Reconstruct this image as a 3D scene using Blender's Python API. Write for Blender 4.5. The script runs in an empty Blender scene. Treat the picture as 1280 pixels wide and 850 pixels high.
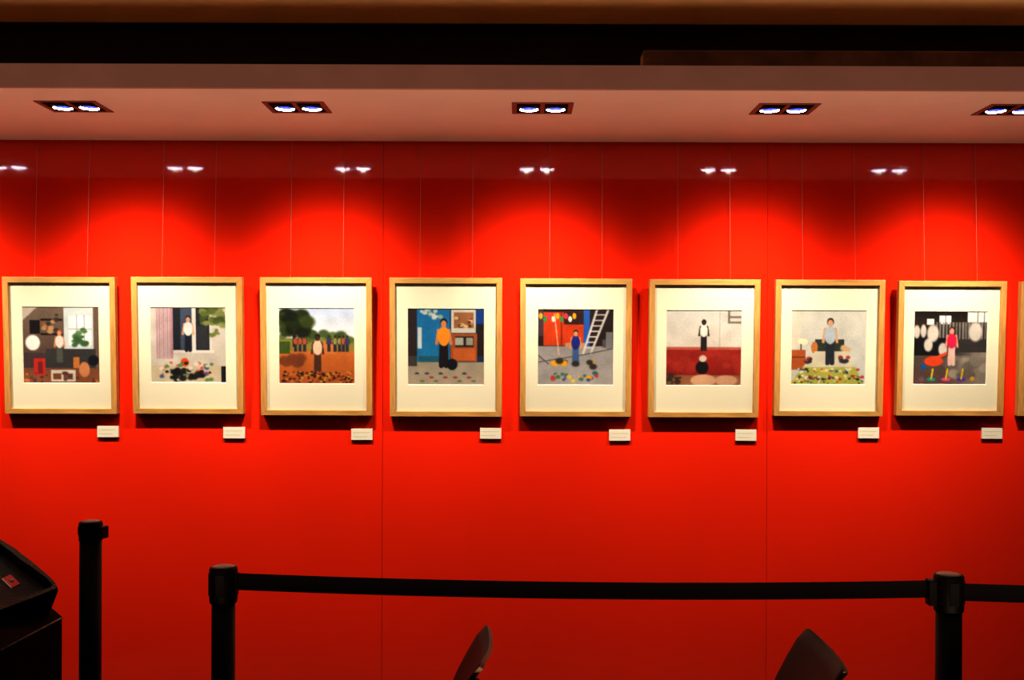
import bpy, bmesh, math, random
import numpy as np
from mathutils import Vector, Matrix
C = bpy.context.scene.collection
R = math.radians
random.seed(4)

# ------------------------------------------------------------------ camera
F = 1300.0; CX, CY = 650.0, 440.0; EYE = 1.60
ROLL = R(0.2)
cam_d = bpy.data.cameras.new('camera'); cam = bpy.data.objects.new('camera', cam_d); C.objects.link(cam)
cam.location = (0, 0, EYE)
cam.rotation_euler = (R(90), 0, 0)
cam.rotation_euler = (Matrix.Rotation(-ROLL, 3, 'Y') @ Matrix.Rotation(R(90), 3, 'X')).to_euler()
cam_d.sensor_width = 36; cam_d.lens = F / 1280 * 36
cam_d.shift_x = -(CX - 640) / 1280; cam_d.shift_y = (CY - 425) / 1280
cam_d.clip_start = 0.05
bpy.context.scene.camera = cam

def ray(px, py):
    u, v = (px - CX) / F, -(py - CY) / F
    c, s = math.cos(-ROLL), math.sin(-ROLL)
    # rotation about +Y by -ROLL
    return (c * u + s * v, 1.0, -s * u + c * v)
def at_y(px, py, y):
    r = ray(px, py); return Vector((r[0] * y, y, EYE + r[2] * y))
def at_z(px, py, z):
    r = ray(px, py); t = (z - EYE) / r[2]; return Vector((r[0] * t, t, z))

WY = 4.875            # face of the red wall
SOF = 2.58            # underside of the soffit
SF = 3.87             # front of the soffit

# ------------------------------------------------------------------ materials
def s2l(c):
    return tuple((x / 255 / 12.92) if x / 255 <= .04045 else ((x / 255 + .055) / 1.055) ** 2.4 for x in c)
def mat(name, col, rough=.5, spec=.5, metal=0, coat=0, noise=None, bump=None, emit=None, estr=0):
    m = bpy.data.materials.new(name); m.use_nodes = True
    nt = m.node_tree; b = nt.nodes['Principled BSDF']
    c = s2l(col)
    b.inputs['Base Color'].default_value = (*c, 1)
    b.inputs['Roughness'].default_value = rough
    b.inputs['Specular IOR Level'].default_value = spec
    b.inputs['Metallic'].default_value = metal
    b.inputs['Coat Weight'].default_value = coat
    tc = nt.nodes.new('ShaderNodeTexCoord')
    if noise:
        sc, amt = noise[:2]
        mp = nt.nodes.new('ShaderNodeMapping'); nt.links.new(tc.outputs['Object'], mp.inputs[0])
        if len(noise) > 2: mp.inputs['Scale'].default_value = noise[2]
        n = nt.nodes.new('ShaderNodeTexNoise'); n.inputs['Scale'].default_value = sc; n.inputs['Detail'].default_value = 5
        nt.links.new(mp.outputs[0], n.inputs['Vector'])
        r = nt.nodes.new('ShaderNodeValToRGB')
        r.color_ramp.elements[0].position = .3; r.color_ramp.elements[1].position = .7
        r.color_ramp.elements[0].color = (*[x * (1 - amt) for x in c], 1)
        r.color_ramp.elements[1].color = (*[min(1, x * (1 + amt)) for x in c], 1)
        nt.links.new(n.outputs['Fac'], r.inputs[0]); nt.links.new(r.outputs[0], b.inputs['Base Color'])
    if bump:
        n = nt.nodes.new('ShaderNodeTexNoise'); n.inputs['Scale'].default_value = bump[0]
        nt.links.new(tc.outputs['Object'], n.inputs['Vector'])
        bp = nt.nodes.new('ShaderNodeBump'); bp.inputs['Strength'].default_value = bump[1]; bp.inputs['Distance'].default_value = .002
        nt.links.new(n.outputs['Fac'], bp.inputs['Height']); nt.links.new(bp.outputs[0], b.inputs['Normal'])
    if emit:
        b.inputs['Emission Color'].default_value = (*s2l(emit), 1); b.inputs['Emission Strength'].default_value = estr
    return m

M = {}
M['red'] = mat('red_gloss_panel', (222, 38, 12), .06, .44, noise=(1.5, .04))
M['seam'] = mat('panel_seam', (60, 4, 2), .6)
M['black'] = mat('black_paint', (10, 9, 9), .8, .2)
M['dark'] = mat('dark_shell', (52, 46, 44), .8, .2, noise=(2, .2))
M['plaster'] = mat('soffit_plaster', (240, 228, 222), .85, .2, noise=(3, .04), bump=(60, .15))
M['fascia'] = mat('fascia_plaster', (178, 146, 142), .85, .2, noise=(6, .05))
M['ceil'] = mat('ceiling_plaster', (190, 160, 120), .9, .1, noise=(2, .05))
M['ledge'] = mat('rough_ledge', (120, 92, 78), .95, .1, noise=(9, .3), bump=(30, .6))
M['floor'] = mat('dark_floor', (66, 58, 53), .6, .4, noise=(5, .2))
M['oak'] = mat('oak', (180, 134, 74), .45, .4, noise=(9, .22, (1, 1, 9)))
M['oak_h'] = mat('oak_horizontal', (180, 134, 74), .45, .4, noise=(9, .22, (1, 9, 9)))
M['oak'].node_tree.nodes['Mapping'].inputs['Scale'].default_value = (9, 9, 1)
M['oak_h'].node_tree.nodes['Mapping'].inputs['Scale'].default_value = (1, 9, 9)
M['mat'] = mat('mat_board', (208, 203, 182), .9, .1)
M['bevel'] = mat('mat_bevel', (225,222,210), .8, .1)
M['wire'] = mat('steel_wire', (190, 160, 140), .45, .5, metal=.3)
M['card'] = mat('caption_card', (214, 208, 192), .7, .2)
M['ink'] = mat('grey_print', (176, 168, 142), .8, .1)
M['bronze'] = mat('bronze_trim', (120, 62, 40), .45, .5, noise=(8, .1))
M['socket'] = mat('lamp_socket_black', (14, 12, 14), .5, .4)
M['lens'] = mat('lit_lamp_glass', (255, 255, 255), .2, .5, emit=(240, 242, 255), estr=60)
M['reflector'] = mat('blue_dichroic_reflector', (60, 70, 200), .15, .5, metal=.4, emit=(50, 60, 230), estr=1.6)
M['post'] = mat('black_powder_coat', (8, 7, 8), .5, .15, bump=(300, .05))
M['belt'] = mat('black_webbing', (17, 15, 17), .85, .15, bump=(500, .3))
M['capm'] = mat('grey_cap_disc', (150, 138, 128), .35, .5)
M['ply'] = mat('dark_stained_plywood', (24, 18, 17), .55, .25, noise=(6, .15, (1, 6, 1)))
M['plyedge'] = mat('plywood_edge', (128, 104, 84), .5, .35)
M['redcard'] = mat('red_packet', (250, 84, 62), .5, .4)
M['whitep'] = mat('white_packet_edge', (255, 250, 235), .6, .3)
M['bluep'] = mat('blue_print', (70, 70, 150), .6, .3)

def ribbed(name, col, sx):
    m = mat(name, col, .55, .5)
    nt = m.node_tree; b = nt.nodes['Principled BSDF']
    tc = nt.nodes.new('ShaderNodeTexCoord')
    w = nt.nodes.new('ShaderNodeTexWave'); w.inputs['Scale'].default_value = sx; w.bands_direction = 'DIAGONAL'
    w2 = nt.nodes.new('ShaderNodeTexWave'); w2.inputs['Scale'].default_value = sx; w2.bands_direction = 'Z'
    mx = nt.nodes.new('ShaderNodeMath'); mx.operation = 'MULTIPLY'
    for q in (w, w2): nt.links.new(tc.outputs['Object'], q.inputs['Vector'])
    nt.links.new(w.outputs['Fac'], mx.inputs[0]); nt.links.new(w2.outputs['Fac'], mx.inputs[1])
    r = nt.nodes.new('ShaderNodeMixRGB'); c = s2l(col)
    r.inputs[1].default_value = (*[x * .25 for x in c], 1); r.inputs[2].default_value = (*[x * 4.5 for x in c], 1)
    nt.links.new(w.outputs['Fac'], r.inputs[0]); nt.links.new(r.outputs[0], b.inputs['Base Color'])
    bp = nt.nodes.new('ShaderNodeBump'); bp.inputs['Strength'].default_value = .8; bp.inputs['Distance'].default_value = .004
    nt.links.new(mx.outputs[0], bp.inputs['Height']); nt.links.new(bp.outputs[0], b.inputs['Normal'])
    return m
M['rib'] = ribbed('black_ribbed_weave', (30, 29, 25), 60)
M['spk'] = mat('black_textured_paint', (4, 4, 4), .85, .06, bump=(220, .8))
M['worn'] = mat('worn_black_edge', (120, 110, 90), .6, .4, noise=(30, 1))
M['bluep2'] = mat('violet_print', (110, 80, 150), .6, .3)
M['whitep2'] = mat('pale_print', (214, 176, 160), .6, .3)

g = bpy.data.materials.new('picture_glass'); g.use_nodes = True
nt = g.node_tree; nt.nodes.clear()
o_ = nt.nodes.new('ShaderNodeOutputMaterial'); mx = nt.nodes.new('ShaderNodeMixShader')
tr = nt.nodes.new('ShaderNodeBsdfTransparent'); gl = nt.nodes.new('ShaderNodeBsdfGlossy'); gl.inputs['Roughness'].default_value = .03
mx.inputs[0].default_value = .02
nt.links.new(tr.outputs[0], mx.inputs[1]); nt.links.new(gl.outputs[0], mx.inputs[2])
nt.links.new(mx.outputs[0], o_.inputs[0]); M['glass'] = g

pm = bpy.data.materials.new('photo_print'); pm.use_nodes = True
b = pm.node_tree.nodes['Principled BSDF']; b.inputs['Roughness'].default_value = .5; b.inputs['Specular IOR Level'].default_value = .2
va = pm.node_tree.nodes.new('ShaderNodeVertexColor'); va.layer_name = 'ink'
pm.node_tree.links.new(va.outputs['Color'], b.inputs['Base Color']); M['print'] = pm

# ------------------------------------------------------------------ mesh helpers
def box(bm, x0, x1, y0, y1, z0, z1, mi=0, bev=0):
    vs = [bm.verts.new((x, y, z)) for x in (x0, x1) for y in (y0, y1) for z in (z0, z1)]
    idx = [(0, 1, 3, 2), (4, 6, 7, 5), (0, 4, 5, 1), (2, 3, 7, 6), (0, 2, 6, 4), (1, 5, 7, 3)]
    fs = [bm.faces.new([vs[i] for i in f]) for f in idx]
    for f in fs: f.material_index = mi
    if bev:
        es = list({e for f in fs for e in f.edges})
        bmesh.ops.bevel(bm, geom=es, offset=bev, segments=2, affect='EDGES', profile=.5, material=-1)
def lathe(bm, prof, n=40, c=(0, 0), mi=0):
    rings = []
    for r, z in prof:
        if r < 1e-6: rings.append([bm.verts.new((c[0], c[1], z))])
        else: rings.append([bm.verts.new((c[0] + r * math.cos(2 * math.pi * k / n), c[1] + r * math.sin(2 * math.pi * k / n), z)) for k in range(n)])
    for a, b_ in zip(rings, rings[1:]):
        for k in range(n):
            k2 = (k + 1) % n
            if len(a) == 1 and len(b_) == 1: continue
            if len(a) == 1: f = bm.faces.new((a[0], b_[k], b_[k2]))
            elif len(b_) == 1: f = bm.faces.new((a[k], b_[0], a[k2]))
            else: f = bm.faces.new((a[k], b_[k], b_[k2], a[k2]))
            f.material_index = mi; f.smooth = True
def tube(bm, pts, r, n=8, mi=0):
    pts = [Vector(p) for p in pts]; rings = []
    for i, p in enumerate(pts):
        d = (pts[min(i + 1, len(pts) - 1)] - pts[max(i - 1, 0)]).normalized()
        a = d.cross(Vector((0, 1, 0)) if abs(d.y) < .9 else Vector((1, 0, 0))).normalized(); b_ = d.cross(a)
        rings.append([bm.verts.new(p + r * (math.cos(2 * math.pi * k / n) * a + math.sin(2 * math.pi * k / n) * b_)) for k in range(n)])
    for a, b_ in zip(rings, rings[1:]):
        for k in range(n):
            f = bm.faces.new((a[k], a[(k + 1) % n], b_[(k + 1) % n], b_[k])); f.smooth = True; f.material_index = mi
    bm.faces.new(rings[0][::-1]); bm.faces.new(rings[-1])
def prism(bm, pts, z0, z1, mi=0, ins0=0, cap=True):
    """extrude a footprint; ins0 insets the bottom towards the centroid"""
    cx = sum(p[0] for p in pts) / len(pts); cy = sum(p[1] for p in pts) / len(pts)
    lo = []
    for x, y in pts:
        d = Vector((x - cx, y - cy)); L = d.length; k = (L - ins0) / L
        lo.append(bm.verts.new((cx + d.x * k, cy + d.y * k, z0)))
    hi = [bm.verts.new((x, y, z1)) for x, y in pts]
    n = len(pts)
    for k in range(n):
        f = bm.faces.new((lo[k], lo[(k + 1) % n], hi[(k + 1) % n], hi[k])); f.material_index = mi
    if cap:
        bm.faces.new(hi).material_index = mi; bm.faces.new(lo[::-1]).material_index = mi
def obj(name, bm, ms, parent=None, loc=None):
    bmesh.ops.recalc_face_normals(bm, faces=bm.faces)
    me = bpy.data.meshes.new(name); bm.to_mesh(me); bm.free()
    for m in (ms if isinstance(ms, (list, tuple)) else [ms]): me.materials.append(m)
    o = bpy.data.objects.new(name, me); C.objects.link(o)
    if parent: o.parent = parent
    if loc is not None: o.location = loc
    return o
def tag(o, label, cat, group=None):
    o['label'] = label; o['category'] = cat
    if group: o['group'] = group
    return o
def thing(name, label, cat, loc=(0, 0, 0), rot=(0, 0, 0), group=None):
    o = bpy.data.objects.new(name, None); C.objects.link(o); o.empty_display_size = .1
    o.location = loc; o.rotation_euler = rot
    return tag(o, label, cat, group)
def struct(name, bm, ms):
    o = obj(name, bm, ms); o['kind'] = 'structure'; return o
def B(): return bmesh.new()
def dup_tree(o, parent=None):
    c = o.copy(); C.objects.link(c)
    if parent: c.parent = parent
    for ch in list(o.children): dup_tree(ch, c)
    return c

# ------------------------------------------------------------------ room shell
XW = 6.0; YB = -4.0; CEIL = 3.14
bm = B(); box(bm, -XW, XW, YB, WY + .1, -.1, 0); struct('floor', bm, M['floor'])
bm = B(); box(bm, -XW, XW, YB, WY + .1, CEIL, CEIL + .1); struct('ceiling', bm, M['ceil'])
bm = B(); box(bm, -XW - .1, -XW, YB, WY + .1, 0, CEIL); struct('wall_left', bm, M['dark'])
bm = B(); box(bm, XW, XW + .1, YB, WY + .1, 0, CEIL); struct('wall_right', bm, M['dark'])
bm = B(); box(bm, -XW, XW, YB - .1, YB, 0, CEIL); struct('wall_front', bm, M['dark'])
# red wall: glossy panels 1.8 m wide with hairline seams on a dark backing
bm = B()
s1 = at_y(478.5, 440, WY).x; pitch = at_y(959, 440, WY).x - s1
k = -4
x = s1 + k * pitch
while x < XW:
    a, b2 = max(-XW, x + .0009), min(XW, x + pitch - .0009)
    if b2 > a: box(bm, a, b2, WY, WY + .02, 0, 2.72)
    x += pitch
box(bm, -XW, XW, WY + .021, WY + .1, 0, 2.72, 1)
struct('wall_back', bm, [M['red'], M['seam']])
bm = B(); box(bm, -XW, XW, WY + .005, WY + .1, 2.72, CEIL); struct('wall_upper', bm, M['black'])
bm = B(); box(bm, -XW, XW, WY - .012, WY, 0, .04); struct('baseboard_back', bm, M['black'])

# soffit with real openings for the downlights
lampx = []
for px in (-79, 172, 411, 673, 932, 1175): lampx.append((px - CX) / F * WY)
LW, LY0, LY1 = .122, 4.085, 4.265       # half width, front and back of opening
G = .03                                # shadow gap to the wall
bm = B()
def slab(x0, x1, y0, y1): box(bm, x0, x1, y0, y1, SOF, SOF + .02)
slab(-XW, XW, SF + .02, LY0); slab(-XW, XW, LY1, WY - G)
xs = [-XW] + [v for x in lampx for v in (x - LW + .008, x + LW - .008)] + [XW]
for i in range(0, len(xs), 2): slab(xs[i], xs[i + 1], LY0, LY1)
bmesh.ops.remove_doubles(bm, verts=bm.verts, dist=1e-5)
struct('trim_soffit_underside', bm, M['plaster'])
bm = B(); box(bm, -XW, XW, SF, SF + .02, SOF, SOF + .088); box(bm, -XW, XW, SF + .02, WY - G, SOF + .068, SOF + .088)
struct('trim_soffit_fascia', bm, M['fascia'])
bm = B(); box(bm, -XW, XW, WY - G + .001, WY - .001, 2.65, 2.665); struct('trim_hanging_rail', bm, M['black'])
# rough ledge lying on the soffit at the right
lx = at_y(804, 72, SF + .07).x
bm = B(); box(bm, lx, XW, SF + .07, SF + .17, SOF + .088, SOF + .088 + .078, bev=.004); struct('trim_ledge', bm, M['ledge'])

# ------------------------------------------------------------------ downlights
def downlight():
    t = thing('recessed_downlight', '', 'downlight', (0, 0, SOF), group='twin downlights recessed in the soffit')
    yc = (LY0 + LY1) / 2; h = (LY1 - LY0) / 2
    bm = B(); e = .012
    box(bm, -LW, LW, yc - h - .004, yc - h + e, -.003, .0); box(bm, -LW, LW, yc + h - e, yc + h + .004, -.003, .0)
    for a, b2 in ((-LW, -LW + e + .008), (-.009, .009), (LW - e - .008, LW)): box(bm, a, b2, yc - h + e, yc + h - e, -.003, .0)
    obj('trim_frame', bm, M['bronze'], t)
    bm = B(); w = LW - .008; d = .06
    for a in ((-w, w, yc - h, yc - h + .002), (-w, w, yc + h - .002, yc + h), (-w, -w + .002, yc - h, yc + h), (w - .002, w, yc - h, yc + h)):
        box(bm, *a, 0, d)
    box(bm, -w, w, yc - h, yc + h, d, d + .002)
    obj('housing', bm, M['socket'], t)
    for s in (-1, 1):
        cx = s * .054; cy = yc + .018
        bm = B(); lathe(bm, [(.047, .003), (.047, .03), (.04, .055), (0, .056)], c=(cx, cy)); lathe(bm, [(.047, .003), (.040, .003), (.0388, -.0038), (.0378, -.0036), (.0378, -.003)], c=(cx, cy))
        l = obj('lamp', bm, M['socket'], t)
        bm = B(); lathe(bm, [(.0355, .003), (.031, .014), (.020, .022), (0, .026)], c=(cx, cy)); obj('reflector', bm, M['reflector'], l)
        bm = B(); lathe(bm, [(.0378, -.003), (.0368, .0), (.0355, .003)], c=(cx, cy)); obj('bulb', bm, M['lens'], l)
    return t
dl_labels = ['twin downlight recessed in the soffit beyond the left edge, mirrored in the red wall',
             'leftmost twin downlight in view, set in the soffit above the first two framed pictures',
             'twin downlight in the soffit above the dirt road picture',
             'twin downlight in the middle of the soffit, above the ladder picture',
             'twin downlight in the soffit above the pale bedroom picture, fourth from left',
             'twin downlight in the soffit cut by the right edge of the view']
first = downlight()
LAMPS = []
for i, x in enumerate(lampx):
    t = first if i == 0 else dup_tree(first)
    t.location = (x, 0, SOF); t['label'] = dl_labels[i]
    LAMPS.append(t)
SPOT_W = 89
SIG = R(29)
def beam_profile(ld):
    # intensity falls off smoothly with the angle from the beam axis, like a reflector lamp
    ld.use_nodes = True; nt = ld.node_tree; em = nt.nodes['Emission']
    tc = nt.nodes.new('ShaderNodeTexCoord'); sp = nt.nodes.new('ShaderNodeSeparateXYZ'); nt.links.new(tc.outputs['Normal'], sp.inputs[0])
    last = sp.outputs['Z']
    for op, v in (('ABSOLUTE', None), ('ARCCOSINE', None), ('DIVIDE', SIG), ('POWER', 3.2), ('MULTIPLY', -1.0), ('EXPONENT', None)):
        m = nt.nodes.new('ShaderNodeMath'); m.operation = op; nt.links.new(last, m.inputs[0])
        if v is not None: m.inputs[1].default_value = v
        last = m.outputs[0]
    nt.links.new(last, em.inputs['Strength'])
for x in lampx:
    for s in (-1, 1):
        ld = bpy.data.lights.new('downlight_beam', 'SPOT'); ld.energy = SPOT_W; ld.color = (1, .86, .66)
        ld.spot_size = R(150); ld.spot_blend = .4; ld.shadow_soft_size = .012
        beam_profile(ld)
        lo = bpy.data.objects.new('downlight_beam', ld); C.objects.link(lo)
        lo.location = (x + s * .054, (LY0 + LY1) / 2 + .018, SOF - .012)
        d = Vector((0, .49, -.87)); lo.rotation_euler = d.to_track_quat('-Z', 'Y').to_euler()

# ------------------------------------------------------------------ pictures: small painter on a vertex grid
N = 112
yy, xx = np.mgrid[0:N + 1, 0:N + 1] / N            # yy 0 at the top
def cv(c): return np.array(c, float)
class Pic:
    def __init__(s, seed): s.a = np.zeros((N + 1, N + 1, 3)); s.r = np.random.RandomState(seed)
    def bl(s, m, c): s.a = s.a * (1 - m[..., None]) + cv(c) * m[..., None]
    def rect(s, x0, y0, x1, y1, c, al=1):
        s.bl(((xx >= x0) & (xx <= x1) & (yy >= y0) & (yy <= y1)) * float(al), c)
    def grad(s, x0, y0, x1, y1, c0, c1):
        t = np.clip((yy - y0) / (y1 - y0), 0, 1)[..., None]; m = ((xx >= x0) & (xx <= x1) & (yy >= y0) & (yy <= y1))[..., None]
        s.a = np.where(m, cv(c0) * (1 - t) + cv(c1) * t, s.a)
    def ell(s, cx, cy, rx, ry, c, al=1, soft=.15):
        d = np.sqrt(((xx - cx) / rx) ** 2 + ((yy - cy) / ry) ** 2); s.bl(np.clip((1 - d) / soft + .5, 0, 1) * al, c)
    def line(s, x0, y0, x1, y1, w, c):
        dx, dy = x1 - x0, y1 - y0; L = dx * dx + dy * dy
        t = np.clip(((xx - x0) * dx + (yy - y0) * dy) / L, 0, 1)
        d = np.hypot(xx - x0 - t * dx, yy - y0 - t * dy); s.bl(np.clip((w - d) / .006 + .5, 0, 1), c)
    def blobs(s, n, x0, y0, x1, y1, r, cols):
        for _ in range(n):
            q = s.r.uniform(.6, 1.4) * r
            s.ell(s.r.uniform(x0, x1), s.r.uniform(y0, y1), q * 1.3, q, cols[s.r.randint(len(cols))], .9, .5)
    def fig(s, cx, top, bot, skin, hair, shirt, legs):
        h = bot - top
        s.line(cx - .04 * h, top + .5 * h, cx - .05 * h, bot - .02 * h, .05 * h, legs)
        s.line(cx + .04 * h, top + .5 * h, cx + .05 * h, bot - .02 * h, .05 * h, legs)
        s.line(cx - .11 * h, top + .24 * h, cx - .15 * h, top + .52 * h, .03 * h, skin)
        s.line(cx + .11 * h, top + .24 * h, cx + .15 * h, top + .52 * h, .03 * h, skin)
        s.ell(cx, top + .37 * h, .125 * h, .20 * h, shirt, 1, .1)
        s.ell(cx, top + .09 * h, .075 * h, .09 * h, hair, 1, .1)
        s.ell(cx, top + .115 * h, .06 * h, .075 * h, skin, 1, .15)
    def done(s, nz=3):
        lo = s.r.normal(0, 1, (15, 15)); lo = np.kron(lo, np.ones((8, 8)))[:N + 1, :N + 1]
        for _ in range(6): lo = (lo + np.roll(lo, 3, 0) + np.roll(lo, -3, 0) + np.roll(lo, 3, 1) + np.roll(lo, -3, 1)) / 5
        s.a = s.a * (1 + .05 * lo[..., None])
        pad = np.pad(s.a, ((1, 1), (1, 1), (0, 0)), 'edge')
        s.a = s.a * .5 + .125 * (pad[:-2, 1:-1] + pad[2:, 1:-1] + pad[1:-1, :-2] + pad[1:-1, 2:])
        n = s.r.normal(0, nz, (N + 1, N + 1, 1)); n = (n + np.roll(n, 1, 0) + np.roll(n, 1, 1)) / 1.8
        v = np.clip((s.a + n) * .86 - 4, 2, 255) / 255
        return np.where(v <= .04045, v / 12.92, ((v + .055) / 1.055) ** 2.4)
def pic_playroom():
    p = Pic(1); p.rect(0, 0, 1, 1, (112, 92, 80)); p.grad(0, 0, .55, .6, (120, 104, 92), (96, 76, 66))
    p.bl(((xx + yy * 1.1) < .2) * 1., (190, 180, 172))
    p.rect(.54, .0, .92, .55, (205, 216, 222)); p.rect(.60, .12, .9, .5, (236, 242, 246))
    for x in (.7, .8): p.rect(x, .1, x + .015, .5, (170, 180, 182))
    p.rect(.6, .28, .9, .295, (180, 186, 186)); p.blobs(16, .66, .3, .84, .52, .03, [(90, 130, 80), (60, 96, 60)])
    p.rect(.24, .16, .52, .185, (35, 26, 24)); p.rect(.24, .34, .52, .37, (35, 26, 24)); p.rect(.09, .17, .23, .35, (28, 24, 30))
    p.blobs(14, .26, .1, .5, .33, .025, [(150, 92, 48), (60, 50, 50), (190, 150, 110)])
    p.rect(0, .6, .35, .8, (74, 58, 62)); p.rect(.3, .55, .95, .82, (62, 60, 62)); p.grad(0, .8, 1, 1, (124, 78, 56), (150, 92, 60))
    p.ell(.13, .47, .095, .1, (240, 242, 242), 1, .2)
    p.rect(.14, .67, .29, .9, (190, 50, 40)); p.rect(.19, .72, .25, .88, (120, 40, 44))
    p.rect(.36, .83, .68, .98, (214, 204, 192)); p.rect(.39, .87, .65, .95, (130, 80, 60)); p.rect(.5, .84, .52, .98, (214, 204, 192))
    p.ell(.8, .82, .07, .1, (206, 138, 92)); p.rect(.66, .66, .74, .8, (196, 124, 66)); p.ell(.92, .7, .07, .07, (26, 28, 40))
    p.fig(.48, .30, .72, (220, 150, 110), (190, 90, 60), (232, 226, 222), (90, 90, 84))
    p.blobs(20, .02, .85, .98, .99, .02, [(90, 50, 44), (220, 130, 70), (80, 70, 80)]); return p.done()
def pic_window():
    p = Pic(2); p.grad(0, 0, 1, 1, (196, 192, 186), (204, 196, 186)); p.rect(.3, 0, .82, .58, (36, 40, 50)); p.rect(.4, .0, .56, .56, (70, 82, 104))
    p.rect(.55, 0, .6, .6, (214, 212, 210)); p.rect(.78, .0, .82, .6, (210, 208, 206)); p.rect(.3, .57, .84, .6, (224, 220, 216)); p.rect(.62, .25, .76, .55, (52, 54, 60))
    for k in range(8): p.rect(.08 + k * .028, 0, .08 + k * .028 + .02, .68, (186 - 14 * (k % 2), 150 - 14 * (k % 2), 162 - 10 * (k % 2)))
    p.fig(.5, .11, .58, (206, 160, 130), (30, 26, 26), (226, 224, 226), (30, 34, 50))
    p.blobs(46, .68, 0, .98, .24, .03, [(92, 106, 50), (130, 140, 80), (70, 84, 40)]); p.blobs(10, .8, .22, .9, .38, .02, [(110, 124, 60)])
    p.grad(0, .77, 1, 1, (198, 186, 160), (206, 192, 168)); p.ell(.45, .73, .055, .055, (226, 74, 24)); p.rect(.93, .78, 1, 1, (30, 30, 42))
    p.blobs(50, .12, .72, .85, .97, .02, [(30, 28, 30), (200, 90, 90), (90, 130, 80), (226, 210, 200), (60, 90, 140)]); p.blobs(16, .28, .82, .68, .94, .032, [(26, 24, 26)]); return p.done()
def pic_road():
    p = Pic(3); p.grad(0, 0, 1, .42, (178, 194, 226), (230, 232, 236)); p.grad(0, .4, 1, .58, (128, 132, 62), (150, 130, 60))
    p.blobs(14, 0, .34, 1, .42, .05, [(86, 104, 50), (60, 80, 40)]); p.grad(0, .57, 1, 1, (196, 112, 52), (178, 92, 40))
    p.bl(np.clip((.17 - np.abs(xx - .6)) / .03, 0, 1) * ((yy > .44) & (yy < .6)), (202, 124, 66)); p.rect(0, .44, .15, .6, (70, 90, 36))
    p.blobs(60, .06, .06, .38, .32, .06, [(34, 46, 20), (58, 72, 30), (20, 28, 16)]); p.line(.2, .3, .2, .5, .015, (48, 36, 26))
    for x in (.22, .28, .34, .66, .74, .8, .85, .9): p.fig(x, .36, .57, (70, 50, 40), (30, 22, 20), [(60, 60, 120), (180, 90, 60), (150, 150, 90)][int(x * 100) % 3], (50, 46, 60))
    p.blobs(10, .02, .64, .3, .74, .05, [(120, 64, 36)]); p.fig(.51, .34, .83, (66, 42, 34), (28, 20, 18), (226, 190, 170), (80, 50, 38))
    p.blobs(150, .04, .84, .97, .98, .012, [(70, 40, 24), (206, 150, 60), (30, 22, 20), (150, 70, 30)]); return p.done()
def pic_blue():
    p = Pic(4); p.rect(0, 0, 1, 1, (30, 52, 84)); p.rect(0, 0, .12, .75, (48, 40, 44)); p.grad(.12, 0, .55, .7, (28, 108, 168), (30, 120, 172)); p.rect(.14, .62, .52, .71, (36, 96, 120))
    p.blobs(14, .16, .02, .5, .12, .02, [(160, 176, 150), (200, 206, 200)]); p.rect(.13, .25, .18, .52, (190, 200, 206)); p.rect(.88, 0, 1, .24, (24, 66, 140)); p.rect(.9, .2, 1, .62, (40, 32, 34))
    p.rect(.57, .01, .89, .32, (196, 194, 186)); p.rect(.6, .05, .86, .25, (150, 104, 70)); p.blobs(14, .62, .12, .84, .24, .02, [(90, 40, 30), (220, 190, 140)])
    p.rect(.56, .33, .91, .69, (160, 84, 44)); p.rect(.62, .36, .86, .5, (50, 38, 34)); p.rect(.62, .38, .73, .48, (170, 170, 160)); p.rect(.76, .38, .85, .48, (150, 150, 140)); p.rect(.59, .52, .88, .67, (186, 100, 50))
    p.grad(0, .7, 1, 1, (158, 148, 132), (172, 158, 140)); p.rect(0, .62, .12, .75, (70, 66, 64))
    p.fig(.47, .13, .76, (196, 134, 96), (28, 20, 20), (232, 146, 40), (30, 26, 34)); p.ell(.58, .73, .07, .075, (22, 24, 34))
    for k in range(12): p.ell(.12 + (k * .37) % .8, .85 + .1 * ((k * 7) % 3) / 2, .03, .013, [(60, 60, 90), (150, 60, 60), (80, 120, 90)][k % 3], 1, .3)
    return p.done()
def pic_ladder():
    p = Pic(5); p.rect(0, 0, 1, 1, (44, 34, 36)); p.rect(.08, .04, .6, .48, (196, 66, 26)); p.rect(.3, .04, .33, .48, (150, 44, 20)); p.rect(0, .0, .08, .35, (70, 60, 66)); p.rect(.34, 0, .6, .2, (56, 32, 34))
    p.rect(.6, 0, .68, .52, (42, 92, 176)); p.grad(0, .49, 1, 1, (150, 146, 148), (176, 172, 172)); p.rect(.36, .44, .62, .5, (190, 140, 100)); p.rect(.85, .4, 1, .5, (90, 80, 86)); p.rect(.9, .3, .99, .52, (120, 122, 126))
    for k in range(9): p.ell(.04 + k * .055, .09 + .04 * (k % 2), .025, .04, [(230, 170, 40), (60, 140, 80), (220, 60, 90), (230, 220, 210)][k % 4])
    p.line(.78, .0, .6, .58, .014, (198, 196, 196)); p.line(.93, 0, .7, .58, .014, (198, 196, 196))
    for k in range(8):
        t = k / 8; p.line(.78 - .18 * t, .58 * t, .93 - .23 * t, .58 * t, .008, (206, 200, 196))
    p.line(.22, .06, .28, .6, .006, (220, 190, 160)); p.line(0, .7, .6, .6, .005, (60, 56, 60)); p.line(.6, .6, .98, .52, .005, (60, 56, 60)); p.line(0, .6, .14, .72, .008, (90, 86, 90))
    p.fig(.5, .27, .73, (200, 150, 120), (40, 26, 24), (34, 44, 130), (70, 100, 150))
    cols = [(236, 170, 30), (200, 60, 60), (60, 80, 150), (60, 120, 90), (230, 200, 80), (110, 70, 120)]
    p.blobs(9, .17, .68, .8, .76, .03, [(236, 170, 30), (50, 44, 40)]); p.blobs(22, .2, .84, .8, .95, .02, cols); return p.done()
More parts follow.
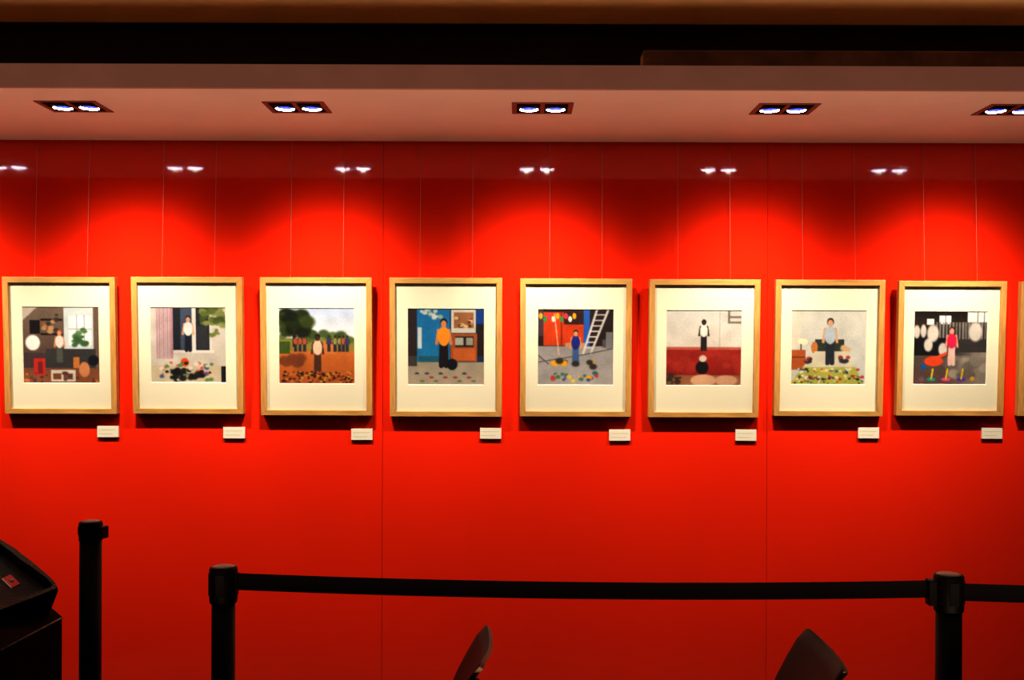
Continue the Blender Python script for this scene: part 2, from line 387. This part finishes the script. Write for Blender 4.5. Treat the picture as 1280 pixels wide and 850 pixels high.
def pic_redwall():
    p = Pic(6); p.grad(0, 0, 1, .5, (206, 206, 204), (214, 206, 198)); p.rect(.7, .0, .715, .5, (190, 186, 182)); p.rect(.82, 0, 1, .17, (120, 112, 106)); p.rect(.84, .0, 1, .08, (200, 198, 196)); p.rect(.84, .1, 1, .15, (204, 200, 196))
    p.rect(0, .49, 1, .54, (186, 96, 80)); p.grad(0, .52, 1, .87, (158, 42, 32), (140, 32, 26)); p.blobs(26, 0, .55, 1, .84, .06, [(166, 50, 38), (148, 36, 30)])
    p.grad(0, .86, 1, 1, (150, 96, 66), (166, 112, 80)); p.ell(.5, .93, .17, .08, (214, 170, 136)); p.ell(.8, .93, .15, .07, (206, 160, 130)); p.blobs(14, 0, .86, .2, .98, .025, [(60, 44, 40), (120, 100, 60)])
    p.fig(.5, .12, .53, (52, 38, 34), (24, 18, 18), (236, 230, 222), (40, 34, 40))
    p.ell(.48, .76, .085, .09, (30, 22, 22)); p.ell(.49, .64, .05, .045, (206, 190, 176)); return p.done()
def pic_bedroom():
    p = Pic(7); p.grad(0, 0, 1, 1, (206, 206, 200), (196, 198, 196)); p.rect(0, 0, .12, .5, (216, 208, 196)); p.ell(.15, .42, .07, .045, (246, 232, 200)); p.rect(.125, .45, .14, .54, (90, 70, 60))
    p.rect(0, .53, .19, .8, (176, 92, 44)); p.rect(0, .62, .19, .635, (120, 60, 34)); p.rect(.32, .39, .71, .58, (52, 60, 52)); p.ell(.31, .5, .045, .08, (190, 120, 60)); p.blobs(6, .7, .46, .75, .58, .03, [(200, 170, 130)])
    m = (yy > .55) & (xx > .32 - (yy - .55) * .75) & (xx < .76 + (yy - .55) * .5); p.bl(m * 1., (206, 200, 180)); m &= yy > .76; p.bl(m * 1., (172, 174, 82))
    p.fig(.52, .10, .72, (206, 160, 130), (50, 34, 30), (176, 190, 202), (44, 48, 60))
    cc = [(180, 50, 40), (40, 40, 50), (220, 190, 60), (60, 90, 140), (226, 220, 210), (90, 60, 50)]
    p.blobs(8, .2, .63, .32, .71, .022, cc); p.blobs(8, .66, .62, .78, .7, .022, [(40, 50, 60), (160, 50, 50)]); p.blobs(44, .1, .78, .92, .84, .014, cc); p.blobs(60, .05, .88, .98, .93, .014, cc); p.blobs(20, .04, .95, .98, .98, .01, cc); return p.done()
def pic_stable():
    p = Pic(8); p.rect(0, 0, 1, 1, (34, 28, 28)); p.grad(0, .0, 1, .2, (26, 20, 20), (56, 44, 38)); p.rect(.17, .1, .27, .18, (226, 230, 232)); p.rect(.34, .06, .5, .17, (226, 230, 232)); p.rect(.73, 0, 1, .15, (216, 220, 224))
    for x in (.42, .86, .95): p.rect(x, 0, x + .012, .18, (60, 56, 56))
    for k in range(16): p.rect(.3 + k * .044, .15, .3 + k * .044 + .03, .52, (126 + 12 * (k % 3), 122 + 12 * (k % 3), 120 + 12 * (k % 3)), .85)
    p.rect(.58, .38, 1, .56, (60, 56, 56)); p.rect(0, .36, .55, .62, (24, 22, 24)); 
    for (x, y, a, c) in ((.26, .3, .08, .12), (.2, .46, .06, .09), (.04, .28, .045, .09), (.13, .27, .04, .09), (.84, .28, .09, .13), (.4, .52, .06, .09)): p.ell(x, y, a, c, (210, 204, 198), 1, .3)
    p.grad(0, .6, 1, 1, (88, 76, 72), (104, 78, 72)); p.bl(np.clip((xx - .45) * 2, 0, 1) * (yy > .56), (150, 140, 130)); p.blobs(20, .5, .58, 1, .95, .06, [(136, 128, 118), (164, 154, 142), (110, 100, 94)])
    p.fig(.52, .21, .73, (226, 160, 140), (70, 36, 26), (214, 40, 84), (224, 190, 180)); p.ell(.28, .68, .13, .07, (226, 80, 40)); p.ell(.14, .76, .035, .04, (30, 90, 170)); p.line(.3, .64, .44, .58, .02, (226, 80, 40))
    for x, c in ((.25, (20, 150, 140)), (.45, (226, 80, 150)), (.66, (90, 60, 180))):
        p.ell(x, .93, .065, .025, c); p.line(x, .92, x + .02, .79, .012, (226, 190, 40))
    p.ell(.81, .92, .03, .03, (206, 160, 50)); p.ell(.12, .93, .04, .03, (130, 90, 110)); return p.done()
def pic_plain():
    p = Pic(9); p.grad(0, 0, 1, 1, (120, 110, 100), (150, 120, 90)); return p.done()

TH = R(3.2); FD = .034
frames = [  # outer left/right/top/bottom in the photo, painter, label
    (4.5, 145, 346, 517, pic_playroom, 'oak framed picture of a cluttered attic playroom with a bright window'),
    (165, 303.5, 346, 517, pic_window, 'oak framed picture of a figure on a windowsill beside a mauve curtain'),
    (325.5, 465, 346.5, 519, pic_road, 'oak framed picture of a figure on an orange dirt road with a dark tree'),
    (487, 627.5, 347, 520.5, pic_blue, 'oak framed picture of a figure in an orange shirt beside a blue cupboard'),
    (650, 789.5, 348, 520.5, pic_ladder, 'oak framed picture of a figure in blue with a leaning white ladder'),
    (811, 949.5, 349, 521.5, pic_redwall, 'oak framed picture of a figure before a white and deep red wall'),
    (968.5, 1105, 349.5, 520, pic_bedroom, 'oak framed picture of a figure standing on a bed in a pale bedroom'),
    (1122, 1256.5, 351, 519.5, pic_stable, 'oak framed picture of a figure in pink in a dark cattle stable'),
    (1274.5, 1409, 352, 520, pic_plain, 'oak frame cut off by the right edge of the view, only its left side showing'),
]
def print_mesh(w, h, data):
    me = bpy.data.meshes.new('print'); n = N + 1
    vs = [((i / N - .5) * w, 0, (.5 - j / N) * h) for j in range(n) for i in range(n)]
    fs = [(j * n + i, (j + 1) * n + i, (j + 1) * n + i + 1, j * n + i + 1) for j in range(N) for i in range(N)]
    me.from_pydata(vs, [], fs)
    ca = me.color_attributes.new('ink', 'FLOAT_COLOR', 'POINT')
    flat = np.ones((n * n, 4), dtype=np.float32); flat[:, :3] = data.reshape(-1, 3)
    ca.data.foreach_set('color', flat.ravel()); me.materials.append(M['print']); return me
for (l, r, t_, b_, fn, lab) in frames:
    yf = WY - FD - .018                                     # mean depth of the front face
    TL, BR = at_y(l, t_, yf - .018), at_y(r, b_, yf + .018)
    w = (r - l) / F * yf; h = (b_ - t_) / F * yf / math.cos(TH)
    cxw = at_y((l + r) / 2, (t_ + b_) / 2, yf).x; zb = BR.z
    t = thing('picture_frame', lab, 'picture', (cxw, WY - .003, zb), (TH, 0, 0), 'framed pictures hung in a row on the red wall')
    fw = .0265
    # mitred wooden moulding: four members, one mesh
    bm = B()
    def member(o1, o2, i1, i2, mi):
        vs = []
        for y in (-FD, -.001):
            for p in (o1, o2, i2, i1): vs.append(bm.verts.new((p[0], y, p[1])))
        for f in ((0, 1, 2, 3), (7, 6, 5, 4), (0, 4, 5, 1), (2, 6, 7, 3), (1, 5, 6, 2), (3, 7, 4, 0)):
            bm.faces.new([vs[q] for q in f]).material_index = mi
    a = w / 2; c = a - fw
    O = [(-a, 0), (a, 0), (a, h), (-a, h)]; I = [(-c, fw * .9), (c, fw * .9), (c, h - fw), (-c, h - fw)]
    for k in range(4): member(O[k], O[(k + 1) % 4], I[k], I[(k + 1) % 4], 1 if k % 2 == 0 else 0)
    ob = obj('wooden_moulding', bm, [M['oak'], M['oak_h']], t)
    bv = ob.modifiers.new('bevel', 'BEVEL'); bv.width = .0012; bv.segments = 2
    # mat board with a window
    ps = .357 * (w / .523); zc = h / 2 + .002; dm = -.021; pw = ps / 2
    bm = B()
    X = [-c, -pw, pw, c]; Z = [fw * .9, zc - pw, zc + pw, h - fw]
    for i in range(3):
        for j in range(3):
            if i == 1 and j == 1: continue
            vs = [bm.verts.new((x, dm, z)) for x, z in ((X[i], Z[j]), (X[i + 1], Z[j]), (X[i + 1], Z[j + 1]), (X[i], Z[j + 1]))]
            bm.faces.new(vs)
    for (x0, z0, x1, z1) in ((-pw, zc - pw, pw, zc - pw), (pw, zc - pw, pw, zc + pw), (pw, zc + pw, -pw, zc + pw), (-pw, zc + pw, -pw, zc - pw)):
        k = (pw - .002) / pw
        vs = [bm.verts.new(q) for q in ((x0, dm, z0), (x1, dm, z1), (x1 * k, dm + .003, zc + (z1 - zc) * k), (x0 * k, dm + .003, zc + (z0 - zc) * k))]
        bm.faces.new(vs).material_index = 1
    bmesh.ops.remove_doubles(bm, verts=bm.verts, dist=1e-5)
    obj('mat_board', bm, [M['mat'], M['bevel']], t)
    pr = bpy.data.objects.new('print', print_mesh(ps, ps, fn())); C.objects.link(pr); pr.parent = t; pr.location = (0, dm + .003, zc)
    bm = B(); box(bm, -c, c, -.004, -.002, fw * .5, h - fw * .5); obj('backing_board', bm, M['black'], t)
    bm = B(); vs = [bm.verts.new(q) for q in ((-c, -.0255, fw * .9), (c, -.0255, fw * .9), (c, -.0255, h - fw), (-c, -.0255, h - fw))]; bm.faces.new(vs)
    obj('glass', bm, M['glass'], t)
    inv = Matrix.Rotation(-TH, 3, 'X')
    for s in (-1, 1):
        p0 = Vector((s * .122, -.006, h - .001)); p1 = inv @ (Vector((cxw + s * .122, WY - .015, 2.652)) - Vector(t.location))
        bm = B(); tube(bm, [p0, p0.lerp(p1, .5), p1], .0008, 6); obj('hanging_wire', bm, M['wire'], t)

# caption cards
caps = [(121.5, 148, 532.5, 546.5), (279, 306, 534, 548), (439, 465.5, 536, 550), (600, 626.5, 535, 548.5), (761.5, 788, 537, 551), (919.5, 945.5, 537, 551), (1073, 1099, 534.5, 548), (1227.5, 1253, 535, 548.5)]
of = ['attic playroom', 'mauve curtain', 'dirt road', 'blue cupboard', 'white ladder', 'deep red wall', 'pale bedroom', 'cattle stable']
for i, (l, r, t_, b_) in enumerate(caps):
    c0 = at_y((l + r) / 2, (t_ + b_) / 2, WY - .011); w, h = (r - l) / F * WY, (b_ - t_) / F * WY
    t = thing('caption_card', 'small white caption card under the right corner of the %s picture' % of[i], 'caption card', (c0.x, WY, c0.z), (0, R(random.uniform(-.4, .6)), 0), 'caption cards on the red wall')
    bm = B(); box(bm, -w / 2, w / 2, -.011, .0, -h / 2, h / 2, bev=.0006); obj('card', bm, M['card'], t)
    bm = B(); random.seed(i)
    for zr, end in ((h * .16, .38), (-h * .2, .2)):
        x = -w * .42
        while x < w * end:
            L = random.uniform(.004, .012); box(bm, x, x + L, -.0114, -.0111, zr - .0011, zr + .0011); x += L + .0018
    obj('printed_text', bm, M['ink'], t)

# ------------------------------------------------------------------ stanchions
def stanchion(loc, H, label, hh=.095, clip=None, pr_=.031, hr=.0365):
    t = thing('stanchion', label, 'stanchion', loc, group='black belt stanchions')
    bm = B(); lathe(bm, [(0, 0), (.175, 0), (.178, .006), (.172, .016), (.09, .028), (.04, .034), (0, .034)], 56); obj('base', bm, M['post'], t)
    bm = B(); lathe(bm, [(0, .03), (pr_, .03), (pr_, H - hh + .004), (0, H - hh + .004)], 40); obj('post', bm, M['post'], t)
    bm = B()
    lathe(bm, [(0, H - hh), (hr - .002, H - hh), (hr - .0005, H - hh + .003), (hr - .0005, H - hh + .012), (hr, H - hh + .014), (hr, H - .006), (hr - .002, H - .001), (hr - .005, H), (0, H)], 40)
    for a in (0, 90, 180, 270):
        ca, sa = math.cos(R(a)), math.sin(R(a)); n = len(bm.verts)
        box(bm, hr - .004, hr + .0008, -.012, .012, H - hh + .02, H - .016, bev=.001)
        bm.verts.ensure_lookup_table()
        for v in bm.verts[n:]: v.co.x, v.co.y = v.co.x * ca - v.co.y * sa, v.co.x * sa + v.co.y * ca
    hd = obj('head', bm, M['post'], t)
    bm = B(); lathe(bm, [(0, H + .0025), (hr - .012, H + .002), (hr - .007, H), (hr - .007, H - .001)], 40); obj('cap_disc', bm, M['capm'], hd)
    if clip:
        n = Vector((clip[0], clip[1], 0)).normalized(); s = n.cross(Vector((0, 0, 1)))
        bm = B(); box(bm, hr - .004, hr + .018, -.017, .017, H - .08 if hh > .08 else H - hh + .01, H - .014, bev=.003)
        for v in bm.verts: v.co = Vector((v.co.x * n.x + v.co.y * s.x, v.co.x * n.y + v.co.y * s.y, v.co.z))
        obj('belt_clip', bm, M['post'], t)
    return t
def belt(parent, p0, p1, h, sag):
    o = Vector(parent.location); n = 28; bm = B(); side = (p1 - p0).cross(Vector((0, 0, 1))).normalized() * .0008
    rows = []
    for k in range(n + 1):
        t = k / n; c = p0.lerp(p1, t) - o; c.z -= sag * 4 * t * (1 - t)
        rows.append([bm.verts.new(c + side * sx + Vector((0, 0, sz * h / 2))) for sx, sz in ((-1, -1), (1, -1), (1, 1), (-1, 1))])
    for a, b2 in zip(rows, rows[1:]):
        for q in range(4): bm.faces.new((a[q], a[(q + 1) % 4], b2[(q + 1) % 4], b2[q]))
    bm.faces.new(rows[0]); bm.faces.new(rows[-1][::-1])
    return obj('belt', bm, M['belt'], parent)
Hs = 1.03
pm_ = at_z(279.5, 708, Hs); pr2 = at_z(1186, 717.5, Hs)
A = stanchion((pm_.x, pm_.y, 0), Hs, 'black stanchion post left of the chairs where the long belt starts', pr_=.0305)
d = (pm_ - pr2); 
Bs = stanchion((pr2.x, pr2.y, 0), Hs, 'black stanchion post at the right joining two belts', clip=(d.x, d.y), pr_=.0325, hr=.0375)
pl = at_z(113.5, 651.5, 1.057)
L_ = stanchion((pl.x, pl.y, 0), 1.057, 'black stanchion post without a belt, standing beside the display stand', hh=.062, clip=(1, -.25), pr_=.0335, hr=.0362)
p4 = Vector((pr2.x + 1.75, pr2.y - .03, 0))
D4 = stanchion((p4.x, p4.y, 0), Hs, 'black stanchion post beyond the right edge holding the end of the belt', clip=(-1, 0))
u = (pr2 - pm_).normalized()
q0 = at_y(297, 726.7, pm_.y); q1 = at_y(1162, 736.3, pr2.y)
q0 = Vector((pm_.x, pm_.y, q0.z)) + u * .034; q1 = Vector((pr2.x, pr2.y, q1.z)) - u * .045
belt(A, q0, q1, .0445, .014)
q2 = at_y(1204, 740, pr2.y); u2 = (p4 - Vector((pr2.x, pr2.y, 0))).normalized()
q2 = Vector((pr2.x, pr2.y, q2.z)) + u2 * .035; q3 = Vector((p4.x, p4.y, q2.z)) - u2 * .045
belt(Bs, q2, q3, .0450, .012)

# ------------------------------------------------------------------ chairs (they face left, backs to the right)
def chair(label, loc, rz):
    t = thing('plywood_chair', label, 'chair', loc, (0, 0, rz), 'dark shell chairs in front of the belt')
    # side profile (x, z): seat front -> bend -> top of back
    prof = [(-.235, .425), (-.215, .442), (-.17, .450), (-.08, .446), (.00, .438), (.06, .436), (.10, .446), (.128, .472), (.146, .51), (.160, .56), (.174, .61), (.192, .66), (.214, .71), (.240, .76), (.268, .808), (.292, .846)]
    bm = B(); NU = 22; W = .192; th = .011; n = len(prof)
    def pt(i, u, off):
        x, z = prof[i]
        a = Vector((prof[min(i + 1, n - 1)][0] - prof[max(i - 1, 0)][0], prof[min(i + 1, n - 1)][1] - prof[max(i - 1, 0)][1])).normalized()
        nx, nz = a.y, -a.x                                    # outward (rear / under) side
        q = max(0, (z - .47) / .37)
        wv = W * (1 - .04 * (1 - q)) if z > .47 else W * (1.0 if x > -.15 else 1 - .08 * ((-.15 - x) / .085))
        bow = (1 - u * u) * .020 * min(1, q * 1.5)               # the back is bowed across
        # rounded top corners
        zz = z - (.012 * abs(u) ** 12 if i == n - 1 else 0)
        return Vector((x + nx * off + bow * nx, u * wv, zz + nz * off + bow * nz))
    fr_ = [[bm.verts.new(pt(i, -1 + 2 * k / NU, 0)) for k in range(NU + 1)] for i in range(n)]
    bk = [[bm.verts.new(pt(i, -1 + 2 * k / NU, th)) for k in range(NU + 1)] for i in range(n)]
    for i in range(n - 1):
        for k in range(NU):
            f = bm.faces.new((fr_[i][k], fr_[i][k + 1], fr_[i + 1][k + 1], fr_[i + 1][k])); f.smooth = True
            f = bm.faces.new((bk[i][k], bk[i + 1][k], bk[i + 1][k + 1], bk[i][k + 1])); f.smooth = True
        for k in (0, NU):
            bm.faces.new((fr_[i][k], fr_[i + 1][k], bk[i + 1][k], bk[i][k])).material_index = 1
    for k in range(NU):
        for i in (0, n - 1): bm.faces.new((fr_[i][k], fr_[i][k + 1], bk[i][k + 1], bk[i][k])).material_index = 1
    obj('seat_shell', bm, [M['ply'], M['plyedge']], t)
    for s in (-1, 1):                                          # side tubes of the metal frame, up the back and down to the floor
        bm = B(); y = s * .188
        pts = [(x + .018, y, z - .004) for x, z in prof[7:15]]
        tube(bm, pts, .0095, 10); obj('back_support', bm, M['post'], t)
        bm = B(); tube(bm, [(.146, y, .475), (.14, y, .44), (.17, y + s * .01, .3), (.235, y + s * .03, .0)], .0105, 10); obj('leg', bm, M['post'], t)
        bm = B(); tube(bm, [(-.17, y * .9, .43), (-.19, y * .95, .3), (-.225, y + s * .03, .0)], .0105, 10); obj('leg', bm, M['post'], t)
        bm = B(); tube(bm, [(.14, y, .425), (-.175, y * .9, .43)], .009, 10); obj('seat_rail', bm, M['post'], t)
    return t
XT = .292
def put_chair(label, pf, pn, turn=0):
    f, n_ = at_z(*pf, .846), at_z(*pn, .846)
    c = (f + n_) / 2; v = f - n_; rz = math.atan2(v.y, v.x) - math.pi / 2 + turn
    off = Vector((XT, 0, 0)); off.rotate(Matrix.Rotation(rz, 3, 'Z'))
    return chair(label, (c.x - off.x, c.y - off.y, 0), rz)
put_chair('dark brown chair nearer the middle, its curved back seen almost edge on', (607, 775), (599, 829))
put_chair('dark brown chair on the right with the broad face of its back showing', (1007, 781), (1055, 833))

# ------------------------------------------------------------------ loudspeaker lying on a worn black case, lower left corner
ZB = .65; TL_ = R(25)
nrm = Vector((0, -math.sin(TL_), math.cos(TL_)))
pc0 = at_z(13, 728, .745)
def on_plane(px, py, off):
    r = Vector(ray(px, py)); c0 = Vector((0, 0, EYE)); q = pc0 + nrm * off
    return c0 + r * (nrm.dot(q - c0) / nrm.dot(r))
DEP = .05
outl = [(0, 762.5), (36, 749), (69, 736), (71.5, 733), (68, 727), (59, 718.5), (47, 708), (34, 697.5), (18, 685), (0, 674), (-30, 661), (-70, 652), (-120, 655), (-150, 690), (-150, 770), (-70, 783)]
O3 = [on_plane(x, y, DEP) for x, y in outl]
cen = sum(O3, Vector()) / len(O3)
def ins3(P, d): return [p + (cen - p).normalized() * d for p in P]
spk = thing('loudspeaker', 'black loudspeaker with a curved rim and red badge in the lower left corner', 'speaker', (cen.x, cen.y, ZB))
so = Vector(spk.location)
n_ = len(O3)
I3 = ins3(O3, .022); F3 = [p - nrm * DEP for p in I3]; base3 = [Vector((p.x, p.y, ZB + .001)) for p in ins3(O3, .035)]
bm = B()
top = [bm.verts.new(p - so) for p in O3]; mid = [bm.verts.new(p - so - nrm * .02) for p in O3]; bot = [bm.verts.new(p - so) for p in base3]
for k in range(n_):
    k2 = (k + 1) % n_
    bm.faces.new((top[k], top[k2], mid[k2], mid[k])); bm.faces.new((mid[k], mid[k2], bot[k2], bot[k]))
bm.faces.new(bot); obj('cabinet', bm, M['spk'], spk)
bm = B(); a_ = [bm.verts.new(p - so + nrm * .0005) for p in O3]; b_ = [bm.verts.new(p - so + nrm * .0005) for p in I3]; c_ = [bm.verts.new(p - so) for p in F3]
for k in range(n_):
    k2 = (k + 1) % n_; bm.faces.new((a_[k], a_[k2], b_[k2], b_[k])); bm.faces.new((b_[k], b_[k2], c_[k2], c_[k]))
obj('rim', bm, M['rib'], spk)
bm = B(); bm.faces.new([bm.verts.new(p - so + nrm * .001) for p in F3]); gr = obj('grille', bm, M['rib'], spk)
A1, A2, A3 = [on_plane(x, y, .004) for x, y in ((2, 723.5), (14, 735), (25.5, 729.5))]
A4 = A1 + A3 - A2; ex = A3 - A2; ey = A1 - A2
def quadbox(u0, u1, v0, v1, h0, h1):
    bm = B(); vs = []
    for h in (h0, h1):
        for u_, v_ in ((u0, v0), (u1, v0), (u1, v1), (u0, v1)): vs.append(bm.verts.new(A2 + ex * u_ + ey * v_ + nrm * h - so))
    for f in ((0, 1, 2, 3), (7, 6, 5, 4), (0, 4, 5, 1), (1, 5, 6, 2), (2, 6, 7, 3), (3, 7, 4, 0)): bm.faces.new([vs[q] for q in f])
    return bm
bd = obj('badge', quadbox(.1, 1, 0, 1, -.003, .001), M['redcard'], spk); bd['label'] = 'red badge with a white edge'
obj('white_edge', quadbox(-.03, .1, 0, 1, -.003, .0013), M['whitep'], bd)
obj('blue_print', quadbox(.42, .70, .34, .50, .001, .0014), M['bluep'], bd)
obj('white_print', quadbox(.55, .82, .52, .66, .001, .0014), M['whitep2'], bd)
obj('violet_print', quadbox(.36, .5, .38, .62, .001, .0013), M['bluep2'], bd)

q1_, q2_ = at_z(77.5, 771, ZB), at_z(0, 812, ZB)
xr = q1_.x
q3_ = at_z(60, 756, ZB)
case = thing('equipment_case', 'black case with worn pale edges carrying the loudspeaker in the lower left corner', 'case', (xr - .5, q1_.y - .3, 0))
so = Vector(case.location)
fp = [(q2_.x, q2_.y), (q1_.x, q1_.y), (q3_.x, q3_.y), (q3_.x - .35, q3_.y + .42), (xr - 1.1, q3_.y + .5), (xr - 1.1, q2_.y - .0), (q2_.x - .02, q2_.y - .35)]
fp = [(x - so.x, y - so.y) for x, y in fp]
bm = B(); prism(bm, fp, .02, ZB); obj('body', bm, M['spk'], case)
bm = B(); tube(bm, [(fp[0][0], fp[0][1], ZB - .003), (fp[1][0], fp[1][1], ZB - .003), (fp[2][0], fp[2][1], ZB - .003), (fp[3][0], fp[3][1], ZB - .003)], .0028, 8)
obj('worn_edge', bm, M['worn'], case)
bm = B(); prism(bm, [(x * .96, y * .96) for x, y in fp], 0, .02); obj('plinth', bm, M['black'], case)

# ------------------------------------------------------------------ added fill lights, unseen
def area(loc, tgt, sx, sy, e, col, spread=180):
    ld = bpy.data.lights.new('fill_light', 'AREA'); ld.shape = 'RECTANGLE'; ld.size = sx; ld.size_y = sy; ld.energy = e; ld.color = col; ld.spread = R(spread)
    lo = bpy.data.objects.new('fill_light', ld); C.objects.link(lo); lo.location = loc
    lo.rotation_euler = (Vector(tgt) - Vector(loc)).to_track_quat('-Z', 'Y').to_euler()
area((0, 2.1, 3.1), (0, 2.3, 0), 7, .5, 7, (1, .80, .66))  # added overhead fill for posts, chairs and fascia, not a lamp of the room
area((0, 4.2, 2.69), (0, 4.199, 3.14), 11.5, .06, 48, (1, .68, .38), 92)  # added strip hidden behind the fascia to brighten the ceiling, no real cove lamp
area((0, 2.4, .9), (0, 3.55, 2.6), 8, .3, 16, (1, .57, .36), 72)  # added unseen fill aimed upward to brighten the soffit underside
w = bpy.data.worlds.new('world'); bpy.context.scene.world = w; w.use_nodes = True
w.node_tree.nodes['Background'].inputs[0].default_value = (.02, .012, .01, 1)
sc = bpy.context.scene
sc.view_settings.view_transform = 'Standard'; sc.view_settings.look = 'None'; sc.view_settings.gamma = .85; sc.view_settings.exposure = .12
sc.cycles.max_bounces = 8; sc.cycles.sample_clamp_indirect = 4; sc.cycles.use_denoising = True
